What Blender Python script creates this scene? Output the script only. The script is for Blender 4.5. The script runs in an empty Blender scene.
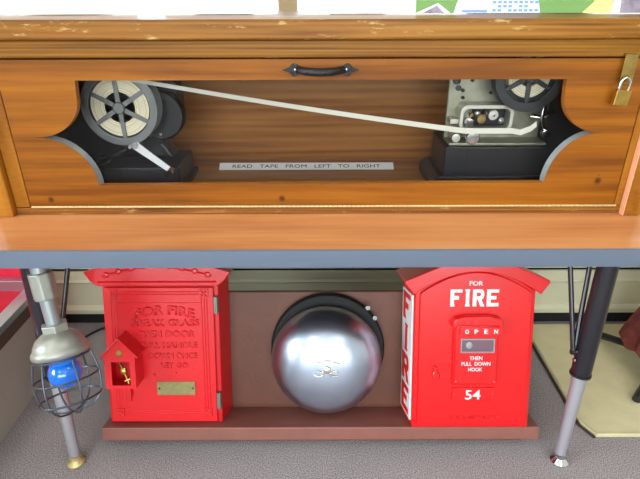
import bpy, bmesh, math, random
from mathutils import Vector, Matrix, Euler
random.seed(7)
R = math.radians
PI = math.pi
scene = bpy.context.scene
C = scene.collection

# ------------------------------------------------------------------ materials
def lin(c):
    return tuple(((x/255)/12.92 if x/255 <= .04045 else ((x/255+.055)/1.055)**2.4) for x in c) + (1,)

def mat(name, col, rough=.5, metal=0, bump=0, bscale=200, var=0, vscale=8, coat=0, spec=.5, emit=None, estr=1):
    m = bpy.data.materials.new(name); m.use_nodes = True
    nt = m.node_tree; N = nt.nodes; L = nt.links; b = N['Principled BSDF']
    c = lin(col)
    b.inputs['Base Color'].default_value = c
    b.inputs['Roughness'].default_value = rough
    b.inputs['Metallic'].default_value = metal
    b.inputs['Coat Weight'].default_value = coat
    b.inputs['Coat Roughness'].default_value = .08
    b.inputs['Specular IOR Level'].default_value = spec
    tc = N.new('ShaderNodeTexCoord')
    if var:
        n = N.new('ShaderNodeTexNoise'); n.inputs['Scale'].default_value = vscale; n.inputs['Detail'].default_value = 5
        L.new(tc.outputs['Object'], n.inputs['Vector'])
        r = N.new('ShaderNodeValToRGB')
        r.color_ramp.elements[0].position = .3; r.color_ramp.elements[1].position = .7
        r.color_ramp.elements[0].color = tuple(x*(1-var) for x in c[:3])+(1,)
        r.color_ramp.elements[1].color = tuple(min(1, x*(1+var)) for x in c[:3])+(1,)
        L.new(n.outputs['Fac'], r.inputs['Fac']); L.new(r.outputs['Color'], b.inputs['Base Color'])
    if bump:
        n2 = N.new('ShaderNodeTexNoise'); n2.inputs['Scale'].default_value = bscale; n2.inputs['Detail'].default_value = 4
        L.new(tc.outputs['Object'], n2.inputs['Vector'])
        bp = N.new('ShaderNodeBump'); bp.inputs['Strength'].default_value = bump; bp.inputs['Distance'].default_value = .002
        L.new(n2.outputs['Fac'], bp.inputs['Height']); L.new(bp.outputs['Normal'], b.inputs['Normal'])
    if emit:
        b.inputs['Emission Color'].default_value = lin(emit); b.inputs['Emission Strength'].default_value = estr
    return m

def wood(name, dark, mid, light, rough=.42, grain=(1.2, 14, 22), knots=(), wear=0, coat=.08, fine=90, wv=.12):
    """plank grain stretched along the object's X axis, with round knots at given points"""
    m = bpy.data.materials.new(name); m.use_nodes = True
    nt = m.node_tree; N = nt.nodes; L = nt.links; b = N['Principled BSDF']
    b.inputs['Roughness'].default_value = rough; b.inputs['Coat Weight'].default_value = coat; b.inputs['Coat Roughness'].default_value = .15; b.inputs['Specular IOR Level'].default_value = .22
    tc = N.new('ShaderNodeTexCoord')
    mp = N.new('ShaderNodeMapping'); mp.inputs['Scale'].default_value = grain
    L.new(tc.outputs['Object'], mp.inputs['Vector'])
    n1 = N.new('ShaderNodeTexNoise'); n1.inputs['Scale'].default_value = 1.6; n1.inputs['Detail'].default_value = 6; n1.inputs['Distortion'].default_value = .6
    L.new(mp.outputs[0], n1.inputs['Vector'])
    w = N.new('ShaderNodeTexWave'); w.bands_direction = 'Z'; w.inputs['Scale'].default_value = .9; w.inputs['Distortion'].default_value = 7; w.inputs['Detail'].default_value = 3; w.inputs['Detail Scale'].default_value = 1.2
    L.new(mp.outputs[0], w.inputs['Vector'])
    mp2 = N.new('ShaderNodeMapping'); mp2.inputs['Scale'].default_value = (grain[0]*2.5, fine, fine)
    L.new(tc.outputs['Object'], mp2.inputs['Vector'])
    n2 = N.new('ShaderNodeTexNoise'); n2.inputs['Scale'].default_value = 2; n2.inputs['Detail'].default_value = 3
    L.new(mp2.outputs[0], n2.inputs['Vector'])
    def math_(op, a, c):
        q = N.new('ShaderNodeMath'); q.operation = op
        for i, v in enumerate((a, c)):
            if isinstance(v, (int, float)): q.inputs[i].default_value = v
            else: L.new(v, q.inputs[i])
        return q.outputs[0]
    s = math_('ADD', math_('MULTIPLY', n1.outputs['Fac'], .75), math_('MULTIPLY', w.outputs['Fac'], wv))
    s = math_('ADD', s, math_('MULTIPLY', n2.outputs['Fac'], .22))
    r = N.new('ShaderNodeValToRGB'); e = r.color_ramp.elements
    e[0].position = .38; e[0].color = lin(dark); e[1].position = .78; e[1].color = lin(light)
    x = e.new(.56); x.color = lin(mid)
    L.new(s, r.inputs['Fac'])
    col = r.outputs['Color']
    for (kx, ky, kz, kr) in knots:
        v = N.new('ShaderNodeVectorMath'); v.operation = 'DISTANCE'; v.inputs[1].default_value = (kx, ky, kz)
        L.new(tc.outputs['Object'], v.inputs[0])
        k = N.new('ShaderNodeMapRange'); k.inputs['From Min'].default_value = kr*.55; k.inputs['From Max'].default_value = kr*1.9
        k.inputs['To Min'].default_value = .9; k.inputs['To Max'].default_value = 0
        L.new(v.outputs['Value'], k.inputs['Value'])
        mx = N.new('ShaderNodeMixRGB'); mx.inputs['Color2'].default_value = lin((62, 30, 14))
        L.new(k.outputs[0], mx.inputs['Fac']); L.new(col, mx.inputs['Color1']); col = mx.outputs['Color']
    if wear:
        n3 = N.new('ShaderNodeTexNoise'); n3.inputs['Scale'].default_value = 1; n3.inputs['Detail'].default_value = 8; n3.inputs['Roughness'].default_value = .75
        mp3 = N.new('ShaderNodeMapping'); mp3.inputs['Scale'].default_value = (14, 60, 60)
        L.new(tc.outputs['Object'], mp3.inputs['Vector']); L.new(mp3.outputs[0], n3.inputs['Vector'])
        k = N.new('ShaderNodeMapRange'); k.inputs['From Min'].default_value = .58; k.inputs['From Max'].default_value = .68; k.inputs['To Max'].default_value = wear
        L.new(n3.outputs['Fac'], k.inputs['Value'])
        mx = N.new('ShaderNodeMixRGB'); mx.inputs['Color2'].default_value = lin((232, 200, 140))
        L.new(k.outputs[0], mx.inputs['Fac']); L.new(col, mx.inputs['Color1']); col = mx.outputs['Color']
    L.new(col, b.inputs['Base Color'])
    bp = N.new('ShaderNodeBump'); bp.inputs['Strength'].default_value = .12; bp.inputs['Distance'].default_value = .001
    L.new(n2.outputs['Fac'], bp.inputs['Height']); L.new(bp.outputs['Normal'], b.inputs['Normal'])
    return m

def carpet_mat(name, c1, c2, c3, scale=380):
    m = bpy.data.materials.new(name); m.use_nodes = True
    nt = m.node_tree; N = nt.nodes; L = nt.links; b = N['Principled BSDF']
    b.inputs['Roughness'].default_value = .95; b.inputs['Specular IOR Level'].default_value = .15
    tc = N.new('ShaderNodeTexCoord')
    n = N.new('ShaderNodeTexNoise'); n.inputs['Scale'].default_value = scale; n.inputs['Detail'].default_value = 3
    n.inputs['Roughness'].default_value = .7
    L.new(tc.outputs['Object'], n.inputs['Vector'])
    r = N.new('ShaderNodeValToRGB'); e = r.color_ramp.elements
    e[0].position = .32; e[0].color = lin(c1); e[1].position = .68; e[1].color = lin(c3); x = e.new(.5); x.color = lin(c2)
    L.new(n.outputs['Fac'], r.inputs['Fac'])
    n2 = N.new('ShaderNodeTexNoise'); n2.inputs['Scale'].default_value = 5; n2.inputs['Detail'].default_value = 3
    L.new(tc.outputs['Object'], n2.inputs['Vector'])
    mx = N.new('ShaderNodeMixRGB'); mx.blend_type = 'MULTIPLY'; mx.inputs['Fac'].default_value = .25
    L.new(r.outputs['Color'], mx.inputs['Color1']); L.new(n2.outputs['Fac'], mx.inputs['Color2'])
    L.new(mx.outputs[0], b.inputs['Base Color'])
    bp = N.new('ShaderNodeBump'); bp.inputs['Strength'].default_value = .35; bp.inputs['Distance'].default_value = .002
    L.new(n.outputs['Fac'], bp.inputs['Height']); L.new(bp.outputs['Normal'], b.inputs['Normal'])
    return m

def glass_mat(name, tint=(255, 255, 255), refl=1.45, rough=.01):
    m = bpy.data.materials.new(name); m.use_nodes = True
    nt = m.node_tree; N = nt.nodes; L = nt.links
    for n in list(N): N.remove(n)
    o = N.new('ShaderNodeOutputMaterial'); t = N.new('ShaderNodeBsdfTransparent'); t.inputs[0].default_value = lin(tint)
    g = N.new('ShaderNodeBsdfGlossy'); g.inputs['Roughness'].default_value = rough
    f = N.new('ShaderNodeFresnel'); f.inputs['IOR'].default_value = refl
    mx = N.new('ShaderNodeMixShader')
    L.new(f.outputs[0], mx.inputs[0]); L.new(t.outputs[0], mx.inputs[1]); L.new(g.outputs[0], mx.inputs[2]); L.new(mx.outputs[0], o.inputs[0])
    return m

def reel_paper_mat():
    m = mat('wound_paper', (226, 212, 176), .8)
    nt = m.node_tree; N = nt.nodes; L = nt.links; b = N['Principled BSDF']
    tc = N.new('ShaderNodeTexCoord')
    v = N.new('ShaderNodeVectorMath'); v.operation = 'MULTIPLY'; v.inputs[1].default_value = (1, 0, 1)
    L.new(tc.outputs['Object'], v.inputs[0])
    ln = N.new('ShaderNodeVectorMath'); ln.operation = 'LENGTH'; L.new(v.outputs[0], ln.inputs[0])
    n = N.new('ShaderNodeTexNoise'); n.noise_dimensions = '1D'; n.inputs['Scale'].default_value = 420; n.inputs['Detail'].default_value = 3
    L.new(ln.outputs['Value'], n.inputs['W'])
    r = N.new('ShaderNodeValToRGB'); e = r.color_ramp.elements
    e[0].position = .3; e[0].color = lin((204, 190, 150)); e[1].position = .6; e[1].color = lin((244, 234, 206))
    L.new(n.outputs['Fac'], r.inputs['Fac']); L.new(r.outputs['Color'], b.inputs['Base Color'])
    return m

M = {}
DD = (112, 60, 8); MM = (148, 86, 14); LL = (170, 110, 28)
M['door_wood'] = wood('honey_pine_door', DD, MM, LL, grain=(.9, 8, 12), wv=.05, knots=[(-.547, .983, .651, .0042), (-.077, .983, .652, .0045), (.557, .983, .688, .005), (.557, .983, .7, .001)])
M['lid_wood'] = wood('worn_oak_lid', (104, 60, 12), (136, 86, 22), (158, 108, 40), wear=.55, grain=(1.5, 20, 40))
M['rail_wood'] = wood('golden_pine_rail', (98, 58, 8), (136, 86, 16), (162, 112, 32), grain=(1.0, 30, 55))
M['post_wood'] = wood('pine_post', (120, 68, 12), (152, 94, 22), (172, 114, 36), grain=(14, 14, 1.2))
M['post_wood'].node_tree.nodes['Mapping'].inputs['Scale'].default_value = (16, 16, 1.2)
M['lit_edge'] = mat('lit_post_face', (222, 158, 120), .6, var=.1)  # paler post tone, window light put into the colour
M['base_wood'] = wood('worn_base_rail', (88, 48, 16), (126, 76, 28), (154, 102, 46), wear=.35, grain=(2, 30, 60))
M['inner_wood'] = wood('inside_back_board', (126, 72, 24), (156, 98, 38), (180, 122, 54), grain=(1.0, 12, 16))
M['deck_wood'] = wood('inside_deck', (150, 96, 42), (178, 124, 62), (196, 146, 84), grain=(1.0, 14, 20))
M['laminate'] = wood('cherry_laminate', (180, 112, 66), (200, 132, 80), (212, 150, 98), rough=.36, grain=(1.1, 9, 9), coat=.1, fine=60)
M['edge_band'] = mat('blue_grey_edge_band', (98, 108, 124), .32)
M['under'] = mat('table_underside', (48, 44, 46), .8)
M['black_paint'] = mat('black_enamel', (26, 24, 32), .32, coat=.3)
M['chrome'] = mat('brushed_chrome', (186, 184, 192), .42, .65, bump=.05)
M['brass'] = mat('brass', (196, 160, 84), .3, 1, var=.15, vscale=60)
M['dull_brass'] = mat('tarnished_brass', (150, 124, 66), .42, .85, var=.25, vscale=70)
M['pewter_brass'] = mat('aged_brass_plate', (140, 130, 84), .5, .4, var=.15, vscale=90)
M['iron'] = mat('hammered_black_iron', (30, 28, 30), .38, .3, bump=.7, bscale=260)
M['red'] = mat('fire_red_paint', (226, 4, 12), .3, coat=.25, bump=.08, bscale=120)
M['red_old'] = mat('red_cast_iron', (216, 6, 20), .36, coat=.2, bump=.25, bscale=160)
M['white_paint'] = mat('white_lettering', (240, 240, 240), .5)
M['white_enamel'] = mat('white_enamel', (236, 236, 236), .3)
M['board_brown'] = mat('brown_stained_board', (104, 58, 40), .5, var=.12, vscale=14, bump=.2, bscale=90)
M['base_brown'] = mat('brown_painted_shelf', (134, 82, 72), .42, var=.08, vscale=20, bump=.1)
M['steel_gong'] = mat('polished_gong', (192, 202, 222), .32, 1, var=.06, vscale=14)
M['gong_boss'] = mat('brushed_steel_boss', (238, 234, 222), .18, 1)
M['bell_black'] = mat('bell_black_iron', (12, 11, 12), .7)
M['alu'] = mat('aluminium', (186, 194, 204), .35, .9)
M['cast_alu'] = mat('cast_aluminium', (158, 158, 150), .42, .55, bump=.15, bscale=240, var=.08, vscale=60)
M['galv'] = mat('galvanised_pipe', (150, 156, 158), .4, .6, bump=.1)
M['cage'] = mat('dark_wire', (82, 88, 98), .35, .7)
M['blue'] = mat('blue_glass_globe', (14, 112, 226), .12, coat=.8)
M['heater'] = mat('cream_enamel', (206, 202, 172), .4, coat=.1)
M['dark_slot'] = mat('dark_gap', (16, 15, 15), .9)
M['wall'] = mat('cream_wall', (214, 204, 178), .9, bump=.1)
M['white_wall'] = mat('pale_wall', (224, 222, 214), .9, bump=.1)
M['ceil'] = mat('ceiling_white', (236, 236, 232), .9)
M['frame'] = mat('tan_window_frame', (198, 172, 132), .5)
M['plinth'] = mat('taupe_laminate', (168, 158, 148), .6, var=.08, vscale=6)
M['plinth_dark'] = mat('brown_plinth_band', (84, 62, 54), .6)
M['redcloth'] = mat('crimson_felt', (206, 20, 52), .9, var=.12, vscale=30)
M['carpet'] = carpet_mat('speckled_carpet', (92, 84, 84), (152, 143, 144), (208, 200, 204))
M['mat'] = mat('cream_vinyl', (206, 196, 156), .6, var=.06, vscale=20, bump=.5, bscale=150)
M['mat_edge'] = mat('mat_border', (60, 48, 40), .8)
M['paper'] = mat('white_paper', (246, 246, 244), .8)
M['ink'] = mat('black_ink', (24, 22, 22), .8)
M['faint_ink'] = mat('faint_grey_print', (224, 220, 222), .8)
M['tape'] = mat('paper_tape', (248, 244, 226), .75)
M['windings'] = reel_paper_mat()
M['core'] = mat('brown_cardboard_core', (168, 118, 76), .8)
M['reel'] = mat('grey_cast_reel', (122, 124, 122), .42, .5, bump=.1)
M['reel_dark'] = mat('dark_cast_reel', (64, 66, 68), .42, .5)
M['register'] = mat('black_crackle', (15, 14, 19), .38, bump=.3, bscale=300)
M['nickel'] = mat('worn_nickel', (214, 212, 198), .4, .5, var=.15, vscale=40)
M['nickel_plate'] = mat('nickel_backplate', (158, 156, 136), .42, .6, var=.2, vscale=30)
M['bright'] = mat('bright_nickel', (216, 218, 220), .15, 1)
M['glass'] = glass_mat('case_glass', (252, 252, 252), 1.3)
M['clear'] = glass_mat('clear_glass', (244, 248, 248), 1.45)
M['lens'] = mat('smoky_window', (120, 90, 104), .12, coat=1)
M['green'] = mat('leaf_green_print', (112, 150, 84), .7)
M['pale_blue'] = mat('pale_blue_print', (206, 216, 240), .7)
M['blueink'] = mat('blue_print', (120, 150, 205), .7)
M['yellow'] = mat('yellow_print', (226, 214, 132), .7)
M['mauve'] = mat('mauve_grey_photo', (138, 126, 140), .7, var=.3, vscale=50)
M['coat'] = mat('red_brown_wool', (112, 48, 42), .95, var=.4, vscale=40, bump=1, bscale=120)
M['cord'] = mat('black_rubber', (20, 20, 22), .6)
M['diffuser'] = mat('fill_diffuser', (255, 250, 240), .5, emit=(255, 248, 236), estr=11)
M['lawn'] = mat('outdoor_lawn', (104, 128, 84), 1, var=.1, vscale=2)
M['hinge'] = mat('old_brass_hinge', (206, 186, 134), .4, .6, bump=.5, bscale=400)
M['hinge_grey'] = mat('grey_steel_hinge', (132, 132, 122), .42, .6)
M['sticker_blue'] = mat('light_blue_card', (186, 202, 224), .7)

# ------------------------------------------------------------------ mesh helpers
class G:
    def __init__(s): s.bm = bmesh.new()
    def box(s, x0, x1, y0, y1, z0, z1):
        v = [s.bm.verts.new(p) for p in ((x0,y0,z0),(x1,y0,z0),(x1,y1,z0),(x0,y1,z0),(x0,y0,z1),(x1,y0,z1),(x1,y1,z1),(x0,y1,z1))]
        for f in ((3,2,1,0),(4,5,6,7),(0,1,5,4),(1,2,6,5),(2,3,7,6),(3,0,4,7)): s.bm.faces.new([v[i] for i in f])
        return s
    def prism(s, pts, y0, y1, axis='Y'):
        """pts: outline in XZ (axis Y), XY (axis Z) or YZ (axis X), extruded"""
        def P(a, b, t):
            return {'Y': (a, t, b), 'Z': (a, b, t), 'X': (t, a, b)}[axis]
        A = [s.bm.verts.new(P(a, b, y0)) for a, b in pts]; B = [s.bm.verts.new(P(a, b, y1)) for a, b in pts]
        n = len(pts)
        s.bm.faces.new(A); s.bm.faces.new(B[::-1])
        for i in range(n): s.bm.faces.new((A[i], B[i], B[(i+1) % n], A[(i+1) % n]))
        return s
    def ring_prism(s, outer, inner, y0, y1):
        """frame between two outlines with equal vertex counts in XZ"""
        n = len(outer)
        V = [[s.bm.verts.new((a, y, b)) for a, b in o] for y in (y0, y1) for o in (outer, inner)]
        o0, i0, o1, i1 = V
        for k in range(n):
            j = (k+1) % n
            s.bm.faces.new((o0[k], o0[j], i0[j], i0[k])); s.bm.faces.new((o1[k], i1[k], i1[j], o1[j]))
            s.bm.faces.new((o0[k], o1[k], o1[j], o0[j])); s.bm.faces.new((i0[k], i0[j], i1[j], i1[k]))
        return s
    def lathe(s, prof, seg=48, axis='Z', c=(0,0,0), sx=1):
        c = Vector(c); rings = []
        for r, h in prof:
            if r < 1e-6:
                p = {'Z': Vector((0,0,h)), 'Y': Vector((0,h,0)), 'X': Vector((h,0,0))}[axis]
                rings.append([s.bm.verts.new(c+p)])
            else:
                q = []
                for k in range(seg):
                    a = 2*PI*k/seg; u, v = r*math.cos(a), r*math.sin(a)
                    q.append(s.bm.verts.new(c+{'Z': Vector((u*sx,v,h)), 'Y': Vector((u*sx,h,v)), 'X': Vector((h,u,v))}[axis]))
                rings.append(q)
        for a, b in zip(rings, rings[1:]):
            if len(a) == 1 and len(b) == 1: continue
            for k in range(seg):
                j = (k+1) % seg
                if len(a) == 1: s.bm.faces.new((a[0], b[k], b[j]))
                elif len(b) == 1: s.bm.faces.new((a[k], a[j], b[0]))
                else: s.bm.faces.new((a[k], a[j], b[j], b[k]))
        for q in (rings[0], rings[-1]):
            if len(q) > 1 and rings[0] is not rings[-1]:
                try: s.bm.faces.new(q)
                except Exception: pass
        return s
    def tube(s, pts, r, seg=10, closed=False, r1=None, flat=1):
        pts = [Vector(p) for p in pts]; n = len(pts); rings = []; up = None
        for i, p in enumerate(pts):
            if closed: t = (pts[(i+1) % n]-pts[i-1]).normalized()
            else: t = (pts[min(i+1, n-1)]-pts[max(i-1, 0)]).normalized()
            if up is None:
                up = t.orthogonal().normalized()
            up = (up - t*up.dot(t)).normalized(); sd = t.cross(up)
            rr = r if r1 is None else r+(r1-r)*i/(n-1)
            rings.append([s.bm.verts.new(p+up*math.cos(2*PI*k/seg)*rr+sd*math.sin(2*PI*k/seg)*rr*flat) for k in range(seg)])
        m = n if closed else n-1
        for i in range(m):
            a, b = rings[i], rings[(i+1) % n]
            for k in range(seg):
                j = (k+1) % seg; s.bm.faces.new((a[k], a[j], b[j], b[k]))
        if not closed: s.bm.faces.new(rings[0][::-1]); s.bm.faces.new(rings[-1])
        return s
    def ribbon(s, pts, wv, th=.0004):
        """flat strip along pts; wv = width vector per point"""
        rings = []
        for i, p in enumerate(pts):
            p = Vector(p); w = Vector(wv[i] if isinstance(wv, list) else wv)
            t = (Vector(pts[min(i+1, len(pts)-1)])-Vector(pts[max(i-1, 0)])).normalized()
            nn = t.cross(w).normalized()*th
            rings.append([s.bm.verts.new(q) for q in (p-w/2-nn, p+w/2-nn, p+w/2+nn, p-w/2+nn)])
        for a, b in zip(rings, rings[1:]):
            for k in range(4): s.bm.faces.new((a[k], a[(k+1) % 4], b[(k+1) % 4], b[k]))
        s.bm.faces.new(rings[0][::-1]); s.bm.faces.new(rings[-1])
        return s
    def text(s, body, x, z, w, h, y, depth=.0006, bold=.02, plane='Y', arc=0):
        """lettering centred on (x, z), facing -Y (plane Y), facing up (Z) or facing -X (X, letters laid out along Z)"""
        cu = bpy.data.curves.new('t', 'FONT'); cu.body = body; cu.align_x = 'CENTER'; cu.offset = bold; cu.resolution_u = 3
        o = bpy.data.objects.new('t', cu); C.objects.link(o)
        bpy.context.view_layer.update()
        me = bpy.data.meshes.new_from_object(o.evaluated_get(bpy.context.evaluated_depsgraph_get()))
        bpy.data.objects.remove(o); bpy.data.curves.remove(cu)
        xs = [v.co.x for v in me.vertices]; ys = [v.co.y for v in me.vertices]
        cx, cy = (min(xs)+max(xs))/2, (min(ys)+max(ys))/2; kx = w/(max(xs)-min(xs)); ky = h/(max(ys)-min(ys))
        t = bmesh.new(); t.from_mesh(me); bpy.data.meshes.remove(me)
        r = bmesh.ops.extrude_face_region(t, geom=list(t.faces))
        top = [g for g in r['geom'] if isinstance(g, bmesh.types.BMVert)]
        for v in t.verts: v.co.z = 0
        for v in top: v.co.z = 1
        for v in t.verts:
            a, b, c = (v.co.x-cx)*kx, (v.co.y-cy)*ky, v.co.z*depth
            if arc: b -= arc*(a/(w/2))**2
            v.co = {'Y': (x+a, y-c, z+b), 'Z': (x+a, z+b, y+c)}[plane]
        me = bpy.data.meshes.new('t'); t.to_mesh(me); t.free(); s.bm.from_mesh(me); bpy.data.meshes.remove(me)
        return s
    def move(s, vec=None, mtx=None):
        if mtx is not None: bmesh.ops.transform(s.bm, matrix=mtx, verts=s.bm.verts)
        if vec is not None: bmesh.ops.translate(s.bm, vec=vec, verts=s.bm.verts)
        return s
    def build(s, name, m, parent=None, smooth=False, bev=0, seg=2, label=None, loc=None):
        bmesh.ops.recalc_face_normals(s.bm, faces=s.bm.faces)
        me = bpy.data.meshes.new(name); s.bm.to_mesh(me); s.bm.free()
        o = bpy.data.objects.new(name, me); C.objects.link(o)
        me.materials.append(M[m] if isinstance(m, str) else m)
        if smooth:
            for p in me.polygons: p.use_smooth = True
            try: me.set_sharp_from_angle(angle=R(40))
            except Exception: pass
        if bev:
            b = o.modifiers.new('bevel', 'BEVEL'); b.width = bev; b.segments = seg; b.limit_method = 'ANGLE'; b.angle_limit = R(35)
            b.use_clamp_overlap = True
        if parent: o.parent = parent
        if loc: o.location = loc
        if label: o['label'] = label
        return o

def thing(name, label, cat, loc=(0,0,0), rot=(0,0,0), group=None):
    o = bpy.data.objects.new(name, None); C.objects.link(o); o.location = loc; o.rotation_euler = rot
    o['label'] = label; o['category'] = cat; o.empty_display_size = .05
    if group: o['group'] = group
    return o
def tag(o, label, cat, group=None):
    o['label'] = label; o['category'] = cat
    if group: o['group'] = group
    return o
def struct(o): o['kind'] = 'structure'; return o
def arc(cx, cz, r, a0, a1, n): return [(cx+r*math.cos(R(a0+(a1-a0)*i/n)), cz+r*math.sin(R(a0+(a1-a0)*i/n))) for i in range(n+1)]
def circle(r, n, cx=0, cz=0): return [(cx+r*math.cos(2*PI*i/n), cz+r*math.sin(2*PI*i/n)) for i in range(n)]

# ------------------------------------------------------------------ the room
WY = 1.54
struct(G().box(-3.4, 3.4, -3.6, WY+.12, -.1, 0).build('floor', 'carpet'))
struct(G().box(-3.4, 3.4, -3.6, WY+.12, 2.7, 2.8).build('ceiling', 'ceil'))
def wall_with_hole(name, x0, x1, z1, hx0, hx1, hz0, hz1, y0, y1, m):
    g = G(); g.box(x0, hx0, y0, y1, 0, z1); g.box(hx1, x1, y0, y1, 0, z1); g.box(hx0, hx1, y0, y1, 0, hz0); g.box(hx0, hx1, y0, y1, hz1, z1)
    return struct(g.build(name, m))
wall_with_hole('wall_back', -3.4, 3.4, 2.7, -1.5, 1.5, .93, 2.2, WY, WY+.12, 'wall')
wall_with_hole('wall_front', -3.4, 3.4, 2.7, -2.4, 2.0, .8, 2.4, -3.6, -3.48, 'white_wall')
g = G(); g.box(-3.4, -3.28, -3.48, -2.4, 0, 2.7); g.box(-3.4, -3.28, .2, WY, 0, 2.7); g.box(-3.4, -3.28, -2.4, .2, 0, .9); g.box(-3.4, -3.28, -2.4, .2, 2.3, 2.7)
struct(g.build('wall_left', 'white_wall'))
struct(G().box(3.28, 3.4, -3.48, WY, 0, 2.7).build('wall_right', 'white_wall'))
def window(name, x0, x1, z0, z1, y, splits, m='frame', axis='Y', fw=.05):
    e = bpy.data.objects.new(name, None); C.objects.link(e); e['kind'] = 'structure'
    f = G(); 
    def bx(g, a0, a1, b0, b1, t0, t1):
        if axis == 'Y': g.box(a0, a1, y+t0, y+t1, b0, b1)
        else: g.box(y+t0, y+t1, a0, a1, b0, b1)
    bx(f, x0, x1, z0, z0+fw, .02, .09); bx(f, x0, x1, z1-fw, z1, .02, .09)
    bx(f, x0, x0+fw, z0+fw, z1-fw, .02, .09); bx(f, x1-fw, x1, z0+fw, z1-fw, .02, .09)
    f.build('window_frame', m, e, bev=.003)
    for sx in splits:
        q = G(); bx(q, sx-.026, sx+.026, z0+fw, z1-fw, .025, .085); q.build('mullion', m, e, bev=.002)
    p = G(); bx(p, x0+fw, x1-fw, z0+fw, z1-fw, .05, .054); p.build('pane', 'clear', e)
    return e
window('window_1', -1.5, 1.5, .93, 2.2, WY, (-.72, -.0875, .7), fw=.02)
window('window_2', -2.4, 2.0, .8, 2.4, -3.6, (-.95, .5), 'white_enamel')
window('window_3', -2.4, .2, .9, 2.3, -3.4, (-1.1,), 'white_enamel', axis='X')
struct(G().box(-14, 14, WY+.3, 22, -.5, -.4).build('ground', 'lawn'))
for x, y in ((-1.3, -1.6), (1.2, -1.6), (-1.3, .35), (1.2, .35)):  # glowing ceiling panels added for general fill light, out of view
    t = thing('ceiling_fill', 'added square fill light panel on the ceiling, out of view', 'fill light', (x, y, 2.7), group='added ceiling fill panels')
    G().ring_prism([(-.31, -.31), (.31, -.31), (.31, .31), (-.31, .31)], [(-.28, -.28), (.28, -.28), (.28, .28), (-.28, .28)], 0, .03).move(mtx=Matrix.Rotation(R(90), 4, 'X')).move((0, 0, -.03)).build('frame', 'white_enamel', t)
    G().box(-.28, .28, -.28, .28, -.02, -.005).build('diffuser', 'diffuser', t)

# baseboard heater along the back wall, beneath the window
h = thing('baseboard_heater', 'long cream enamelled baseboard heater low on the wall behind the table', 'heater', (0, WY, 0))
y = -.07
prof = [(y+.012, .036), (y, .044), (y-.002, .060), (y+.004, .070), (y+.008, .074), (y+.006, .160), (y-.004, .168), (y+.002, .176), (y+.006, .204), (y+.012, .206), (y+.014, .040)]
G().prism(prof, -1.9, 1.9, 'X').build('front_panel', 'heater', h, bev=.001)
G().prism([(0, .25), (y+.02, .25), (y, .238), (y, .218), (y+.006, .216), (y+.006, .232), (y+.02, .243), (0, .243)], -1.9, 1.9, 'X').build('top_hood', 'heater', h, bev=.001)
G().box(-1.9, 1.9, -.05, -.002, .036, .212).build('fin_core', 'dark_slot', h)
G().box(-1.9, 1.9, -.058, -.03, 0, .036).build('gap_shade', 'dark_slot', h)  # near-black block, shade of the gap under the heater put into colour
for sx in (-1.9, 1.88): G().box(sx, sx+.02, y-.006, 0, .03, .252).build('end_cap', 'heater', h, bev=.003)

# ------------------------------------------------------------------ table
t = thing('folding_table', 'long low table with cherry laminate top and blue grey edge band', 'table', (0, .816, 0))
def rrect(x0, x1, y0, y1, r, n=6):
    return (arc(x1-r, y0+r, r, -90, 0, n)+arc(x1-r, y1-r, r, 0, 90, n)+arc(x0+r, y1-r, r, 90, 180, n)+arc(x0+r, y0+r, r, 180, 270, n))
G().prism(rrect(-.776, .776, .004, .6, .04), .583, .617, 'Z').build('tabletop', 'laminate', t)
out = rrect(-.78, .78, 0, .604, .044); inn = rrect(-.776, .776, .004, .6, .04)
e = G(); n = len(out)
prof = [(0, .582), (.9, .5835), (1, .586), (1, .613), (.9, .6165), (0, .6175)]
rings = []
for k, z in prof: rings.append([e.bm.verts.new((i[0]+(o[0]-i[0])*(k*1.5-.5 if k == 0 else k), i[1]+(o[1]-i[1])*(k*1.5-.5 if k == 0 else k), z)) for o, i in zip(out, inn)])
for a, b in zip(rings, rings[1:]):
    for k in range(n): e.bm.faces.new((a[k], a[(k+1) % n], b[(k+1) % n], b[k]))
e.build('edge_band', 'edge_band', t, smooth=True)
G().prism(rrect(-.76, .76, .02, .59, .03), .5815, .583, 'Z').build('underside', 'under', t)
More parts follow.
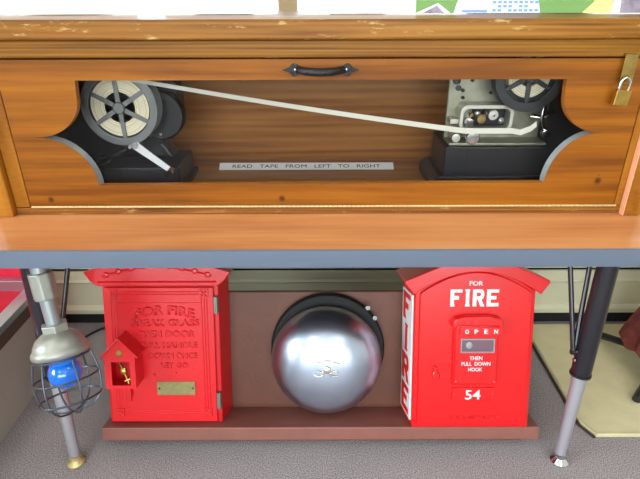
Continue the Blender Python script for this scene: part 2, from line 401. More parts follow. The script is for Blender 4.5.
for sx in (-1, 1):
    P = lambda z, sx=sx: (sx*((.611 if sx > 0 else .6115)-(.034 if sx > 0 else .019)*(1-z/.582)), .148-.070*(1-z/.582), z)
    L = G().tube([P(z) for z in (.581, .45, .35, .25)], .0215, 20).build('leg', 'black_paint', t, smooth=True)
    G().tube([P(.2495), P(.244)], .0235, 20).build('collar', 'black_paint', L, smooth=True)
    lo = G().tube([P(z) for z in (.2435, .15, .026)], .0165, 18, r1=.0125).build('leg_extension', 'chrome', L, smooth=True)
    b = P(.026)
    G().lathe([(.0, .026), (.012, .026), (.013, .02), (.010, .016), (.016, .011), (.021, .006), (.019, .001), (0, .001)], 20, c=(b[0], b[1]-.003, 0)).build('glide', 'hinge' if sx < 0 else 'bright', L, smooth=True, label='ball glide under the chrome leg extension')
    # mounting plate and V shaped brace rods
    q = P(.581); G().box(q[0]-.045, q[0]+.045, q[1]-.045, q[1]+.045, .5775, .5814).build('mounting_plate', 'black_paint', t, bev=.001)
    p0 = P(.325)
    if sx > 0:
        G().tube([(.5655, .116, .306), (.5535, .184, .478), (.5465, .225, .581)], .0055, 10).build('brace_rod', 'black_paint', t, smooth=True)
        G().tube([(.5700, .120, .309), (.5955, .184, .478), (.611, .222, .581)], .0055, 10).build('brace_rod', 'black_paint', t, smooth=True)
        G().tube([(.562, .116, .303), (.572, .116, .301), (p0[0]-.012, p0[1], .309)], .0068, 10).build('brace_pin', 'black_paint', t, smooth=True)
        bb = P(.285); G().lathe([(0, 0), (.005, .001), (.005, .004), (0, .006)], 12, axis='X', c=(bb[0]-.0275, bb[1]-.004, .285)).build('adjusting_screw', 'bright', L, smooth=True)
    else:
        G().tube([(-.588, .116, .290), (-.5585, .184, .478), (-.543, .225, .581)], .0055, 10).build('brace_rod', 'black_paint', t, smooth=True)
for sx in (-1, 1):     # rear legs, mostly hidden
    G().tube([(.515*sx, .53, .582), (.52*sx, .56, .25)], .0215, 16).build('leg', 'black_paint', t, smooth=True)
    G().tube([(.52*sx, .56, .25), (.525*sx, .583, .004)], .0155, 16, r1=.0125).build('leg_extension', 'chrome', t, smooth=True)

# ------------------------------------------------------------------ display case on the table
TZ = .6175
CY = .984
c = thing('display_case', 'long honey pine display case with a scalloped glass front on the table', 'display case', (0, 0, 0))
cd = 1.325   # back
# base rail, sides, back, deck
G().box(-.624, .618, CY, CY+.022, TZ, .6325).build('base_rail', 'base_wood', c, bev=.001)
G().box(-.620, .614, CY+.022, cd-.012, TZ+.0, .635).build('deck', 'deck_wood', c)
G().box(-.624, .618, cd-.012, cd, TZ, .955).build('back_panel', 'inner_wood', c)
for a, b2 in ((-.642, -.625), (.619, .636)): G().box(a, b2, CY+.016, cd, TZ, .9555).build('side_panel', 'post_wood', c)
G().box(-.623, -.594, CY, CY+.02, .6335, .9225).build('stile', 'post_wood', c, bev=.0015)
G().box(.603, .617, CY, CY+.02, .6335, .9225).build('stile', 'post_wood', c, bev=.0015)
for a, b2 in ((-.658, -.6245), (.6185, .652)):
    q = G().box(a, b2, CY-.014, CY+.0155, TZ, .9205).build('corner_post', 'post_wood', c, bev=.003)
G().box(.6168, .6184, CY-.0145, CY+.001, TZ, .9200).build('lit_post_strip', 'lit_edge', c)  # pale strip paints window light on the right post's inner face
G().box(-.668, .664, CY-.006, CY+.02, .9245, .9545).build('top_rail', 'rail_wood', c, bev=.002)
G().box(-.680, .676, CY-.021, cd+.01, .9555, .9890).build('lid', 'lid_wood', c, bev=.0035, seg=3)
# hinged door with the scalloped opening
dx0, dx1, dz0, dz1 = -.5915, .6005, .6365, .9215
inner = []
N_ = 14
# go clockwise from the top left of the opening
tl = (-.450, .8850); tr = (.4545, .8850); ptl = (-.5450, .7785); ptr = (.5390, .7850); bl = (-.4430, .6810); br = (.4500, .6850)
def q_arc(p0, p1, center_x_of, k=N_):
    # quarter ellipse from p0 to p1; convex wood
    (x0, z0), (x1, z1) = p0, p1
    pts = []
    for i in range(k+1):
        a = PI/2*i/k
        if center_x_of == 'down':   # starts vertical, ends horizontal
            pts.append((x1+(x0-x1)*math.cos(a), z0+(z1-z0)*math.sin(a)))
        else:                        # starts horizontal, ends vertical
            pts.append((x0+(x1-x0)*math.sin(a), z1+(z0-z1)*math.cos(a)))
    return pts
vtl = (-.453, .855); vtr = (.457, .857)
path = [tl]+q_arc(vtl, ptl, 'down')+q_arc(ptl, bl, 'side')[1:]
pathr = [tr]+q_arc(vtr, ptr, 'down')+q_arc(ptr, br, 'side')[1:]
loop = path+pathr[::-1]     # tl .. bl, br .. tr
# outer outline matched vertex by vertex (left side down, right side up)
def outer_for(lp, xside):
    res = []
    m = len(lp)
    for i in range(m): res.append((xside, dz1+(dz0-dz1)*i/(m-1)))
    return res
outer = outer_for(path, dx0)+outer_for(pathr, dx1)[::-1]
d = thing('door', '', '', (0, 0, 0)); del d['label']; del d['category']; bpy.data.objects.remove(d)
door = G().ring_prism(outer, loop, CY-.001, CY+.014).build('door', 'door_wood', c, bev=.0012)
# pale bevelled strip on the lower scallops, and the glass behind
def strip(pts, name):
    inner2 = []
    for i, (a, b2) in enumerate(pts):
        p = pts[max(i-1, 0)]; q = pts[min(i+1, len(pts)-1)]
        tx, tz = q[0]-p[0], q[1]-p[1]; l = math.hypot(tx, tz) or 1
        nx, nz = -tz/l, tx/l
        inner2.append((a+nx*.0045*name, b2+nz*.0045*name))
    return inner2
for pts, sg in ((q_arc(ptl, bl, 'side'), 1), (q_arc(ptr, br, 'side'), -1)):
    g = G(); i2 = strip(pts, sg)
    A = [g.bm.verts.new((a, CY+.0005, b)) for a, b in pts]; B = [g.bm.verts.new((a, CY+.013, b)) for a, b in i2]
    A2 = [g.bm.verts.new((a, CY+.0135, b)) for a, b in pts]
    for k in range(len(pts)-1):
        g.bm.faces.new((A[k], A[k+1], B[k+1], B[k])); g.bm.faces.new((A[k], A2[k], A2[k+1], A[k+1])); g.bm.faces.new((B[k], B[k+1], A2[k+1], A2[k]))
    g.build('opening_bevel', 'galv', door, label='pale metallic strip lining the lower scallop')
G().box(-.56, .555, CY+.0145, CY+.0175, .655, .91).build('glass_pane', 'glass', door)
# piano hinge
g = G(); xs = -.59
while xs < .598:
    g.tube([(xs, CY-.001, .6347), (xs+.0085, CY-.001, .6347)], .0022, 8); xs += .0095
g.build('piano_hinge', 'hinge', c, smooth=True)
# wrought iron pull handle with spade ends
pts = []
for i in range(15):
    a = i/14; pts.append((.0022-.040+.080*a, CY-.005-.026*math.sin(PI*a)**.55, .9035-.001*math.sin(PI*a)))
H = G().tube(pts, .0072, 10, flat=.9).build('pull_handle', 'iron', c, smooth=True)
for sx in (-1, 1):
    cx = .0022+sx*.0465
    sp = [(cx-sx*.009, .9035), (cx-sx*.008, .908), (cx-sx*.002, .9135), (cx+sx*.004, .9145), (cx+sx*.008, .9115), (cx+sx*.0095, .9075), (cx+sx*.016, .9055), (cx+sx*.0235, .9030),
          (cx+sx*.016, .9005), (cx+sx*.0095, .8985), (cx+sx*.008, .8945), (cx+sx*.004, .8915), (cx-sx*.002, .8925), (cx-sx*.008, .898)]
    G().prism(sp, CY-.0045, CY-.0012).build('end_plate', 'iron', H, bev=.0008)
    G().lathe([(0, -.003), (.0022, -.002), (.003, 0)], 12, axis='Y', c=(.0022+sx*.0465, CY-.0045, .9035)).build('screw', 'bright', H, smooth=True)
# brass hasp hanging from the top rail
hs = G(); hs.box(.5455, .5685, CY-.0145, CY-.0125, .8790, .9285); hs.box(.5455, .5685, CY-.0145, CY-.003, .9285, .9305)
hs.build('hasp', 'dull_brass', c, bev=.0006)
G().tube([(.5535, CY-.0125, .892), (.5535, CY-.021, .892), (.5535, CY-.0225, .888), (.5535, CY-.021, .884), (.5535, CY-.0125, .884)], .0018, 8).build('staple', 'dull_brass', c, smooth=True)
# padlock
p = thing('padlock', 'small brass padlock hanging from the hasp', 'padlock', (.5500, CY-.0225, .853), (0, R(4), 0))
p['label'] = 'small brass padlock hanging from the hasp at the right of the case'
G().box(-.0135, .0135, -.006, .006, -.0115, .0165).build('body', 'brass', p, bev=.0015)
pts = [(-.0085, 0, .0165), (-.0085, 0, .028)]+[(-.0085*math.cos(PI*i/8), 0, .028+.0095*math.sin(PI*i/8)) for i in range(1, 8)]+[(.0085, 0, .028), (.0085, 0, .0165)]
G().tube(pts, .0021, 10).build('shackle', 'bright', p, smooth=True)
G().lathe([(0, -.0003), (.0035, 0), (.0035, .0003), (0, .0004)], 12, axis='Z', c=(0, 0, -.0118)).build('keyhole', 'bell_black', p)

# printed strip label on the deck
ls = G().box(-.215, .215, 0, .0235, 0, .0006).build('strip_label', 'paper')
tag(ls, 'long white strip label with black capitals lying on the case floor', 'label')
ls.location = (-.033, 1.219, .6353); ls.rotation_euler = (R(28), 0, 0)
G().text('READ   TAPE   FROM   LEFT   TO   RIGHT', 0, .0118, .365, .0110, .0006, .0002, 0, 'Z').build('lettering', 'ink', ls)
# small loose cards pinned inside on the back board
for (x, z, w, hh, m, lab) in ((-.113, .872, .034, .034, 'sticker_blue', 'small pale blue square card high on the back board of the case'), (.180, .870, .022, .018, 'paper', 'tiny white paper square near the top of the case back board')):
    tag(G().box(x-w/2, x+w/2, cd-.0135, cd-.0122, z-hh/2, z+hh/2).build('card', m), lab, 'card')

tag(G().prism([(.205, .842), (.2085, .8415), (.2235, .869), (.220, .870)], cd-.0135, cd-.0122).build('sliver', 'paper'), 'thin white slanted sliver on the back board of the case', 'paper slip')  # thin white slanted shape set on the back board
# reels ------------------------------------------------------
def reel_into(parent, cx, cy, cz, ro, ri, nsp, rot, wind, core, matn='reel', depth=.03):
    r = G(); n = 56
    r.ring_prism(circle(ro, n, cx, cz), circle(ri, n, cx, cz), cy-.003, cy+.0015)
    r.lathe([(0, -.008), (.0105, -.008), (.0125, -.005), (.0125, .002)], 24, axis='Y', c=(cx, cy, cz))
    for k in range(nsp):
        a = rot+2*PI*k/nsp; ca, sa = math.cos(a), math.sin(a)
        w0, w1 = .0052, .0040
        P = [(cx+ca*.008-sa*w0, cz+sa*.008+ca*w0), (cx+ca*(ri+.003)-sa*w1, cz+sa*(ri+.003)+ca*w1), (cx+ca*(ri+.003)+sa*w1, cz+sa*(ri+.003)-ca*w1), (cx+ca*.008+sa*w0, cz+sa*.008-ca*w0)]
        r.prism(P, cy-.0025, cy+.001)
    fr = r.build('reel_flange', matn, parent, bev=.0006)
    G().lathe([(0, 0), (core, 0), (core, depth), (0, depth)], 40, axis='Y', c=(cx, cy+.003, cz)).build('reel_core', 'core', parent, smooth=True)
    w = G().lathe([(core+.0005, 0), (wind, 0), (wind, depth), (core+.0005, depth), (core+.0005, 0)], 64, axis='Y')
    w.build('wound_tape', 'windings', parent, smooth=True, loc=(cx, cy+.0022, cz))
    G().ring_prism(circle(ro, n, cx, cz), circle(.02, n, cx, cz), cy+depth+.0035, cy+depth+.0065).build('reel_flange', matn, parent, bev=.0006)
    G().lathe([(0, cy+depth+.004), (.009, cy+depth+.004), (.009, cy+depth+.026), (0, cy+depth+.026)], 20, axis='Y', c=(cx, 0, cz)).build('spindle', 'register', parent, smooth=True)

# left take-up reel machine
lm = thing('tape_winder', 'black tape winder with a big spoked reel of paper tape at left in the case', 'tape machine', (-.392, 1.10, .6352))
G().box(-.185, .088, -.03, .105, 0, .055).build('base', 'register', lm, bev=.004)
G().box(-.190, .097, -.035, .11, 0, .014).build('foot_plate', 'register', lm, bev=.003)
G().prism([(-.180, .055), (.06, .055), (.040, .085), (.055, .12), (.085, .15), (.085, .22), (.06, .25), (-.05, .25), (-.12, .235), (-.180, .18)], .045, .095).build('housing', 'register', lm, bev=.006)
G().lathe([(0, .02), (.05, .02), (.054, .026), (.054, .044), (0, .044)], 40, axis='Y', c=(.045, 0, .155)).build('motor_drum', 'register', lm, smooth=True)
reel_into(lm, -.022, -.018, .1800, .0790, .0630, 6, R(92), .0600, .0310)
# silver crank at the lower right of the winder
G().prism([(.004, .109), (.012, .113), (.016, .109), (.073, .060), (.078, .050), (.071, .046), (.0, .100)], -.042, -.038).build('crank_arm', 'white_enamel', lm, bev=.001)
G().tube([(.008, -.05, .107), (.008, .045, .107)], .006, 14).build('crank_pivot', 'bright', lm, smooth=True)
G().tube([(.073, -.058, .050), (.073, -.036, .052)], .0075, 14).build('crank_knob', 'bright', lm, smooth=True)
G().tube([(-.004, -.045, .104), (-.004, .045, .104)], .004, 12).build('pivot_screw', 'bright', lm, smooth=True)
G().tube([(-.08, -.036, .064), (-.05, -.044, .082), (-.01, -.044, .1)], .005, 10).build('tension_arm', 'register', lm, smooth=True)
G().tube([(.045, .016, .115), (.045, .021, .115)], .003, 12).build('drum_screw', 'bright', lm, smooth=True)
G().tube([(-.060, -.038, .072), (-.060, -.030, .072)], .0045, 12).build('base_screw', 'dull_brass', lm, smooth=True)

# right tape register
rm = thing('telegraph_register', 'nickel telegraph tape register on a black base at right in the case', 'telegraph register', (.375, 1.10, .6352))
G().box(-.108, .112, -.028, .11, .012, .098).build('base', 'register', rm, bev=.004)
G().prism([(-.132, .0), (.118, .0), (.118, .028), (.110, .034), (-.118, .034), (-.132, .018)], -.034, .118).build('foot_plate', 'register', rm, bev=.003)
G().box(-.062, -.059, -.0287, -.026, .03, .095).build('base_seam', 'bell_black', rm)
G().box(-.100, .108, .03, .036, .098, .262).build('back_plate', 'nickel_plate', rm, bev=.003)
G().box(-.100, .108, -.02, .036, .098, .104).build('top_plate', 'nickel_plate', rm, bev=.002)
G().box(.06, .108, .0365, .1, .098, .24).build('gear_case', 'register', rm, bev=.004)
G().prism([(.113, .0), (.205, .0), (.205, .17), (.170, .22), (.113, .22)], .02, .10).build('dark_filler', 'register', rm, bev=.004)  # black block added to fill the dark area right of the register
# rounded window frame round the works
def rr(x0, x1, z0, z1, r, n=6): return arc(x1-r, z0+r, r, -90, 0, n)+arc(x1-r, z1-r, r, 0, 90, n)+arc(x0+r, z1-r, r, 90, 180, n)+arc(x0+r, z0+r, r, 180, 270, n)
G().ring_prism(rr(-.080, .032, .126, .182, .016), rr(-.073, .025, .131, .174, .012), -.012, .03).build('works_frame', 'nickel', rm, bev=.001)
G().box(-.045, .022, .012, .029, .134, .17).build('works', 'register', rm, bev=.002)
for (x, z, r, m) in ((-.030, .150, .010, 'dull_brass'), (-.006, .158, .011, 'nickel'), (-.022, .163, .006, 'register'), (.012, .146, .007, 'bright'), (-.040, .162, .005, 'bright'), (-.058, .145, .008, 'nickel'), (-.052, .158, .004, 'dull_brass')):
    g = G(); nt_ = 18
    g.prism([((r if k % 2 else r*.86)*math.cos(PI*k/nt_)+x, (r if k % 2 else r*.86)*math.sin(PI*k/nt_)+z) for k in range(2*nt_)], .002, .0115).build('gear', m, rm)
    G().tube([(x, -.003, z), (x, .012, z)], r*.28, 10).build('gear_shaft', 'bright', rm, smooth=True)
G().lathe([(0, -.012), (.013, -.010), (.0155, -.006), (.0155, -.001), (.006, .0), (.006, .03), (0, .03)], 28, axis='Y', c=(-.052, -.018, .117)).build('tape_roller', 'bright', rm, smooth=True)
G().lathe([(0, -.006), (.009, -.004), (.009, .03), (0, .03)], 22, axis='Y', c=(-.084, -.01, .113)).build('guide_roller', 'nickel', rm, smooth=True)
for (x, z, r) in ((-.085, .225, .008), (-.08, .21, .006), (-.07, .205, .004), (-.052, .226, .0035), (-.068, .190, .0035), (-.010, .20, .003), (.02, .118, .004)):
    G().lathe([(0, -.004), (r, -.002), (r, .002), (0, .002)], 16, axis='Y', c=(x, .028, z)).build('screw', 'bell_black' if r < .005 else 'reel_dark', rm, smooth=True)
G().box(-.097, -.07, .0, .03, .140, .150).build('guide_post', 'nickel', rm, bev=.001)
G().box(-.062, -.048, -.004, .03, .126, .150).build('pen_lever', 'bright', rm, bev=.001)
G().box(-.075, .034, -.016, -.008, .1225, .127).build('tape_rail', 'bright', rm, bev=.0008)
reel_into(rm, .046, -.030, .2420, .0700, .0520, 6, R(90), .0420, .0200, 'reel_dark', depth=.022)
bt = G(); bt.tube([(.088, -.006, .190), (.094, -.014, .178), (.090, -.018, .158), (.098, -.014, .142), (.106, -.010, .128)], .0075, 12, flat=.5)
bt.build('spring_arm', 'bright', rm, smooth=True)
G().tube([(.068, -.01, .160), (.090, -.016, .158), (.114, -.012, .170)], .0055, 10, flat=.6).build('cross_arm', 'bright', rm, smooth=True)
G().lathe([(0, -.012), (.008, -.01), (.010, -.002), (0, 0)], 18, axis='Y', c=(.104, -.010, .124)).build('thumb_nut', 'bright', rm, smooth=True)
G().tube([(.060, -.005, .2), (.060, .03, .2)], .004, 10).build('stay', 'reel_dark', rm, smooth=True)
# the paper tape between the two
A_ = Vector((-.385, 1.075, .8735)); B_ = Vector((.2990, 1.066, .7690))
pts = []
pts.append((-.414, 1.077, .8775)); pts.append((-.398, 1.076, .8762))
for i in range(21):
    a = i/20; q = A_.lerp(B_, a); q.z -= .004*math.sin(PI*a); pts.append(tuple(q))
pts += [(.32, 1.066, .7686), (.40, 1.066, .7686), (.418, 1.066, .765), (.438, 1.066, .773), (.449, 1.066, .783)]
wv = [(0, .0060, .0060+.0045*i/(len(pts)-1)) for i in range(len(pts))]
tp = G().ribbon(pts, wv, .0003).build('paper_tape', 'tape')
tag(tp, 'cream paper tape stretched between the two machines inside the case', 'paper tape')

# ------------------------------------------------------------------ papers standing on the lid
def sheet(name, x0, x1, label, cat, yb=1.128, h=.28, z=.9895, lean=8, m='paper', group=None, holder=True, rz=0):
    t = thing(name, label, cat, ((x0+x1)/2, yb, z), (R(-lean), 0, R(rz)), group)
    w = (x1-x0)/2
    G().box(-w, w, -.0008, .0002, .0015, h).build('sheet', m, t)
    if holder:
        g = G(); g.box(-w-.002, w+.002, .0015, .0035, .001, h+.004)
        g.build('acrylic_back', 'clear', t)
        G().prism([(.0036, .0015), (.0036, .04), (.08, .0125)], -w*.5, w*.5, 'X').build('foot', 'clear', t)
    return t
s1 = sheet('document_sheet', -.665, -.365, 'wide white printed page standing at the left end of the case lid', 'paper')
s2 = sheet('document_sheet', -.309, -.0845, 'white page of faint print standing left of centre on the case lid', 'paper')
s3 = sheet('document_sheet', -.034, .189, 'blank white page standing just right of centre on the case lid', 'paper')
for s_, w in ((s1, .11), (s2, .08)):
    g = G(); random.seed(3)
    for k in range(9): 
        z = .012+k*.011; u = random.uniform(.7, 1)*w
        g.box(-u, u, -.0010, -.0008, z, z+.003)
    g.build('faint_text_lines', 'faint_ink', s_)
G().box(-.1185, -.109, -.0014, -.0009, .0015, .28).build('side_margin', 'pale_blue', s3)
pb = sheet('poster', .1925, .672, 'green poster with tilted photos and blue print standing at the right of the lid', 'poster', m='green', h=.3)
def quad(name, m, pts, y=-.0014): G().prism(pts, y, -.0009).build(name, m, pb)
ox = -(.1925+.672)/2
quad('tilted_photo', 'paper', [(.190+ox+.003, .0016), (.236+ox, .02), (.262+ox, .0016)])
quad('tilted_photo_image', 'mauve', [(.205+ox, .0016), (.234+ox, .0155), (.250+ox, .0016)], -.0018)
quad('pale_panel', 'pale_blue', [(.268+ox, .0016), (.283+ox, .05), (.43+ox, .05), (.441+ox, .0016)])
quad('yellow_panel', 'yellow', [(.525+ox, .0016), (.545+ox, .02), (.56+ox, .06), (.59+ox, .06), (.583+ox, .0016)])
quad('grey_photo', 'mauve', [(.60+ox, .0016), (.60+ox, .045), (.665+ox, .045), (.67+ox, .0016)])
quad('photo_border', 'pale_blue', [(.583+ox, .0016), (.583+ox, .05), (.60+ox, .05), (.60+ox, .0016)])
g = G(); random.seed(11)
for k in range(6):
    for j in range(9):
        if random.random() < .75:
            x = .345+ox+j*.0105; g.box(x, x+.007, -.0019, -.0014, .004+k*.0075, .0085+k*.0075)
g.box(.285+ox, .335+ox, -.0019, -.0014, .003, .007)
g.build('blue_building_print', 'blueink', pb)

# ------------------------------------------------------------------ mounting board under the table (leans back)
PHI = R(-17); YR = 1.035; TB = .034
def on_board(name, label, cat, u, w, group=None): 
    # origin at board coordinates (u, up w)
    up = Vector((0, math.sin(-PHI), math.cos(PHI)))
    return thing(name, label, cat, Vector((u, YR, 0))+up*w, (PHI, 0, 0), group)
mb = on_board('mounting_board', 'brown stained wooden back board with a shelf leaning back beneath the table', 'wooden board', 0, 0)
G().box(-.498, .498, .0005, .018, .0, .350).build('back_board', 'board_brown', mb, bev=.002)
G().box(-.5405, .5400, -.106, 0, 0, TB).build('shelf', 'base_brown', mb, bev=.003)
wd = G(); sn = math.sin(-PHI); cs = math.cos(PHI)
# wedge under the shelf and a prop behind, in board coordinates (floor line slopes)
fl = lambda yy: yy*sn/cs
wd.prism([(-.070, -.0005), (-.002, -.0005), (-.070, fl(-.070)+.0004)], -.51, .51, 'X').build('wedge', 'board_brown', mb)
for sx in (-.4, .4):
    G().prism([(.0185, .30), (.0185, .26), (.172, fl(.172)+.001), (.192, fl(.192)+.001)], sx-.012, sx+.012, 'X').build('prop', 'board_brown', mb)

# ---- right fire alarm box
fb = on_board('fire_alarm_box', 'glossy red fire alarm box with white lettering and number 54, right of the bell', 'fire alarm box', .3655, TB+.0006)
F = .116
hw = .1425
body = [(-hw, 0), (hw, 0), (hw, .335), (hw+.004, .352), (hw+.012, .362), (-hw-.012, .362), (-hw-.004, .352), (-hw, .335)]
def flare(g, F_, k):
    for v in g.bm.verts: v.co.x *= 1+k*(v.co.y+F_)
    return g
flare(G().prism(body, -.105, -.001), .105, .60).build('case', 'red', fb, bev=.004, seg=3)
# front face with a surround
def arch(x0, x1, z0, zs, zt, n=18):
    pts = [(x0, z0), (x1, z0)]
    for i in range(n+1):
        a = i/n; x = x1+(x0-x1)*a; pts.append((x, zs+(zt-zs)*math.sin(PI*a)**.9))
    return pts
G().prism(arch(-hw+.001, hw-.001, .002, .343, .401), -.1115, -.1045).build('front_surround', 'red', fb, bev=.003, seg=3)
dr = G().prism(arch(-.1315, .1335, .012, .341, .392), -F-.002, -.1115).build('door', 'red', fb, bev=.0035, seg=3)
nA = 24
up_, lo_ = [], []
for i in range(nA+1):
    a = i/nA; x = -.1475+.295*a
    lo_.append((x, .341+.0535*max(0, math.sin(PI*a))**.9)); up_.append((x*1.0, .4445-abs(x)*.42))
lo_ = [(-.1695, .3680)]+lo_+[(.1665, .3680)]; up_ = [(-.1700, .3735)]+up_+[(.1670, .3735)]
g = G()
VV = [[g.bm.verts.new((x, y, z)) for x, z in L_] for y in (-.129, 0) for L_ in (lo_, up_)]
for k in range(len(lo_)-1):
    for a, b in ((0, 1), (1, 3), (3, 2), (2, 0)): g.bm.faces.new((VV[a][k], VV[a][k+1], VV[b][k+1], VV[b][k]))
for k in (0, -1): g.bm.faces.new((VV[0][k], VV[1][k], VV[3][k], VV[2][k]))
g.build('roof', 'red', fb, bev=.0022, seg=3)
dl = dr
X0, X1 = -.0590, .0655
# hood moulding
hdm = [(-.0605, .262), (-.0605, .276), (-.054, .286), (-.03, .2915), (.03, .2920), (.056, .2865), (.0625, .276), (.0625, .262), (.055, .262), (.05, .268), (-.047, .268), (-.053, .262)]
G().prism(hdm, -F-.024, -F+.0).build('hood', 'red', dl, bev=.0035, seg=3)
G().box(-.0545, .0575, -F-.010, -F, .1175, .268).build('instruction_plate', 'red', dl, bev=.003)
G().box(-.052, .055, -F-.0165, -F-.010, .122, .2665).build('instruction_panel', 'red', dl, bev=.003)
G().box(-.043, .064, -F-.021, -F-.0160, .2450, .2645).build('open_tab', 'red', dl, bev=.002)
wf = G().ring_prism([(-.0385, .2015), (.046, .2015), (.046, .2365), (-.0385, .2365)], [(-.035, .205), (.0425, .205), (.0425, .233), (-.035, .233)], -F-.0195, -F-.0160)
wf.build('window_frame', 'galv', dl, bev=.001)
G().box(-.035, .0425, -F-.0175, -F-.0165, .205, .233).build('viewing_window', 'lens', dl)
G().lathe([(0, -.002), (.008, -.001), (.0085, 0)], 18, axis='Y', c=(-.017, -F-.0175, .220)).build('hook_seen_through_window', 'galv', dl, smooth=True)
G().box(-.0520, .0560, -F-.0075, -F, .076, .1085).build('number_plate', 'red', dl, bev=.0015)
for x in (-.046, .050): G().lathe([(0, -.0025), (.003, -.0015), (.003, 0)], 12, axis='Y', c=(x, -F-.0075, .093)).build('rivet', 'red', dl, smooth=True)
for x in (-.046, .050): G().lathe([(0, -.003), (.0045, -.0015), (.0045, 0)], 12, axis='Y', c=(x, -F-.0165, .128)).build('rivet', 'red', dl, smooth=True)
# teardrop latch boss
G().prism([(-.0965+a*.0, b) for a, b in ()] or [(-.104, .137), (-.100, .132), (-.094, .131), (-.088, .134), (-.085, .140), (-.087, .147), (-.091, .152), (-.092, .162), (-.096, .166), (-.100, .162), (-.101, .152), (-.105, .145)], -F-.013, -F).build('latch_boss', 'red', dl, bev=.003, seg=3)
FY = -F-.002
def slab(letter, x, z, w, h, t):
    """blocky slab letters from strokes: returns list of outlines in XZ"""
    L_ = {
     'F': [[(0,0),(.36,0),(.36,.10),(.31,.12),(.31,.40),(.72,.40),(.72,.62),(.31,.62),(.31,.82),(1,.82),(1,1),(0,1)]],
     'E': [[(0,0),(1,0),(1,.2),(.33,.2),(.33,.41),(.80,.41),(.80,.61),(.33,.61),(.33,.81),(1,.81),(1,1),(0,1)]],
     'I': [[(0,0),(1,0),(1,.1),(.86,.12),(.86,.88),(1,.9),(1,1),(0,1),(0,.9),(.14,.88),(.14,.12),(0,.1)]],
    }[letter]
    return [[(x+a*w, z+b*h) for a, b in poly] for poly in L_]
def fire_word(g, x, z, w, h, y, t, flip=False):
    # widths: F .26 I .13 R .27 E .26 with gaps
    s = w/.98
    for ltr, off, lw in (('F', 0, .24), ('I', .30, .095), ('E', .74, .24)):
        for poly in slab(ltr, x+off*s, z, lw*s, h, t): g.prism(poly, y-t, y)
    # R with its bowl and leg
    rx, rw = x+.455*s, .235*s
    def q(a, b): return (rx+a*rw, z+b*h)
    g.prism([q(0,0), q(.32,0), q(.32,.42), q(.32,1), q(0,1)], y-t, y)
    bowl_o = [q(.32,1), q(.7,1)]+[q(.72+.26*math.sin(PI*k/8), .70+.30*math.cos(PI*k/8)) for k in range(0, 9)]+[q(.32,.40)]
    bowl_i = [q(.32,.81), q(.6,.81)]+[q(.60+.10*math.sin(PI*k/8), .70+.11*math.cos(PI*k/8)) for k in range(0, 9)]+[q(.32,.59)]
    g.ring_prism(bowl_o, bowl_i, y-t, y)
    g.prism([q(.42,.42), q(.74,.42), q(1.02,0), q(.68,0)], y-t, y)
lt = G()
fire_word(lt, -.0640, .3100, .1190, .0410, FY+.0002, .0016)
lt.text('FOR', -.0010, .3655, .034, .0115, FY+.0002, .0012, .03)
lt.build('fire_lettering', 'white_paint', dl)
lt = G()
for ch, x in zip('OPEN', (-.024, -.001, .023, .047)): lt.text(ch, x-.001, .2545, .0095, .0105, -F-.0208, .0010, .035)
lt.build('open_lettering', 'white_paint', dl)
lt = G()
lt.text('THEN', .0010, .1880, .032, .0095, -F-.0163, .0010, .012)
lt.text('PULL  DOWN', .0015, .1740, .072, .0095, -F-.0163, .0010, .012)
lt.text('HOOK', .0005, .1600, .035, .0095, -F-.0163, .0010, .012)
lt.build('instruction_lettering', 'white_paint', dl)
lt = G(); lt.text('54', .0005, .0920, .039, .0245, -F-.0073, .0010, .012)
lt.box(-.0195, -.001, -F-.0083, -F-.0073, .0996+.0020, .1036) if False else None
lt.build('number_lettering', 'white_paint', dl)
lt = G(); lt.text('THE GAMEWELL CO', .0085, .0325, .132, .0090, FY+.0002, .0026, .01)
lt.build('maker_lettering', 'red', dl)
# enamel FIRE sign on the left side, letters stacked upright
sg = flare(G().box(-hw-.0040, -hw-.0002, -.101, -.012, .016, .333), .105, .60).build('side_sign', 'white_enamel', fb, bev=.0008, label='white side plate with stacked red FIRE letters')
for o_ in [q for q in dl.children]:
    o_.scale.x = .95
st = G()
def letter_on_side(g, ch, zc, hgt, wid):
    q = G()
    if ch == 'R':
        fire_word(q, -.5, 0, 1.0, 1, 0, .1)
        bmesh.ops.delete(q.bm, geom=[v for v in q.bm.verts if not (-.055 < v.co.x < .215)], context='VERTS')
        xs = [v.co.x for v in q.bm.verts]; a0, a1 = min(xs), max(xs)
    else:
        for poly in slab(ch, 0, 0, 1, 1, .1): q.prism(poly, -.1, 0)
        a0, a1 = 0, 1
    for v in q.bm.verts:
        u = (v.co.x-a0)/(a1-a0)-.5; z = v.co.z-.5; t_ = -v.co.y*10
        w = wid*(.4 if ch == 'I' else 1)
        # viewed from -X the reader's right is -Y
        v.co = (-hw-.0040-.0012*t_, -.0565-u*w, zc+z*hgt)
    me = bpy.data.meshes.new('t'); q.bm.to_mesh(me); q.bm.free(); g.bm.from_mesh(me); bpy.data.meshes.remove(me)
for ch, zc in zip('FIRE', (.293, .214, .136, .057)): letter_on_side(st, ch, zc, .068, .064)
flare(st, .105, .60)
st.build('side_lettering', 'red', sg)

# ---- left fire alarm box
lb = on_board('fire_alarm_box', 'red cast iron alarm box with raised lettering and small gabled house, left of bell', 'fire alarm box', -.386, TB+.0006)
F2 = .088; hw = .1385
def flare(g, F_, k):
    for v in g.bm.verts: v.co.x *= 1+k*(v.co.y+F_)
    return g
flare(G().prism([(-hw, 0), (hw, 0), (hw, .3575), (-hw, .3575)], -F2+.010, -.001), F2, 1.15).build('case', 'red_old', lb, bev=.003)
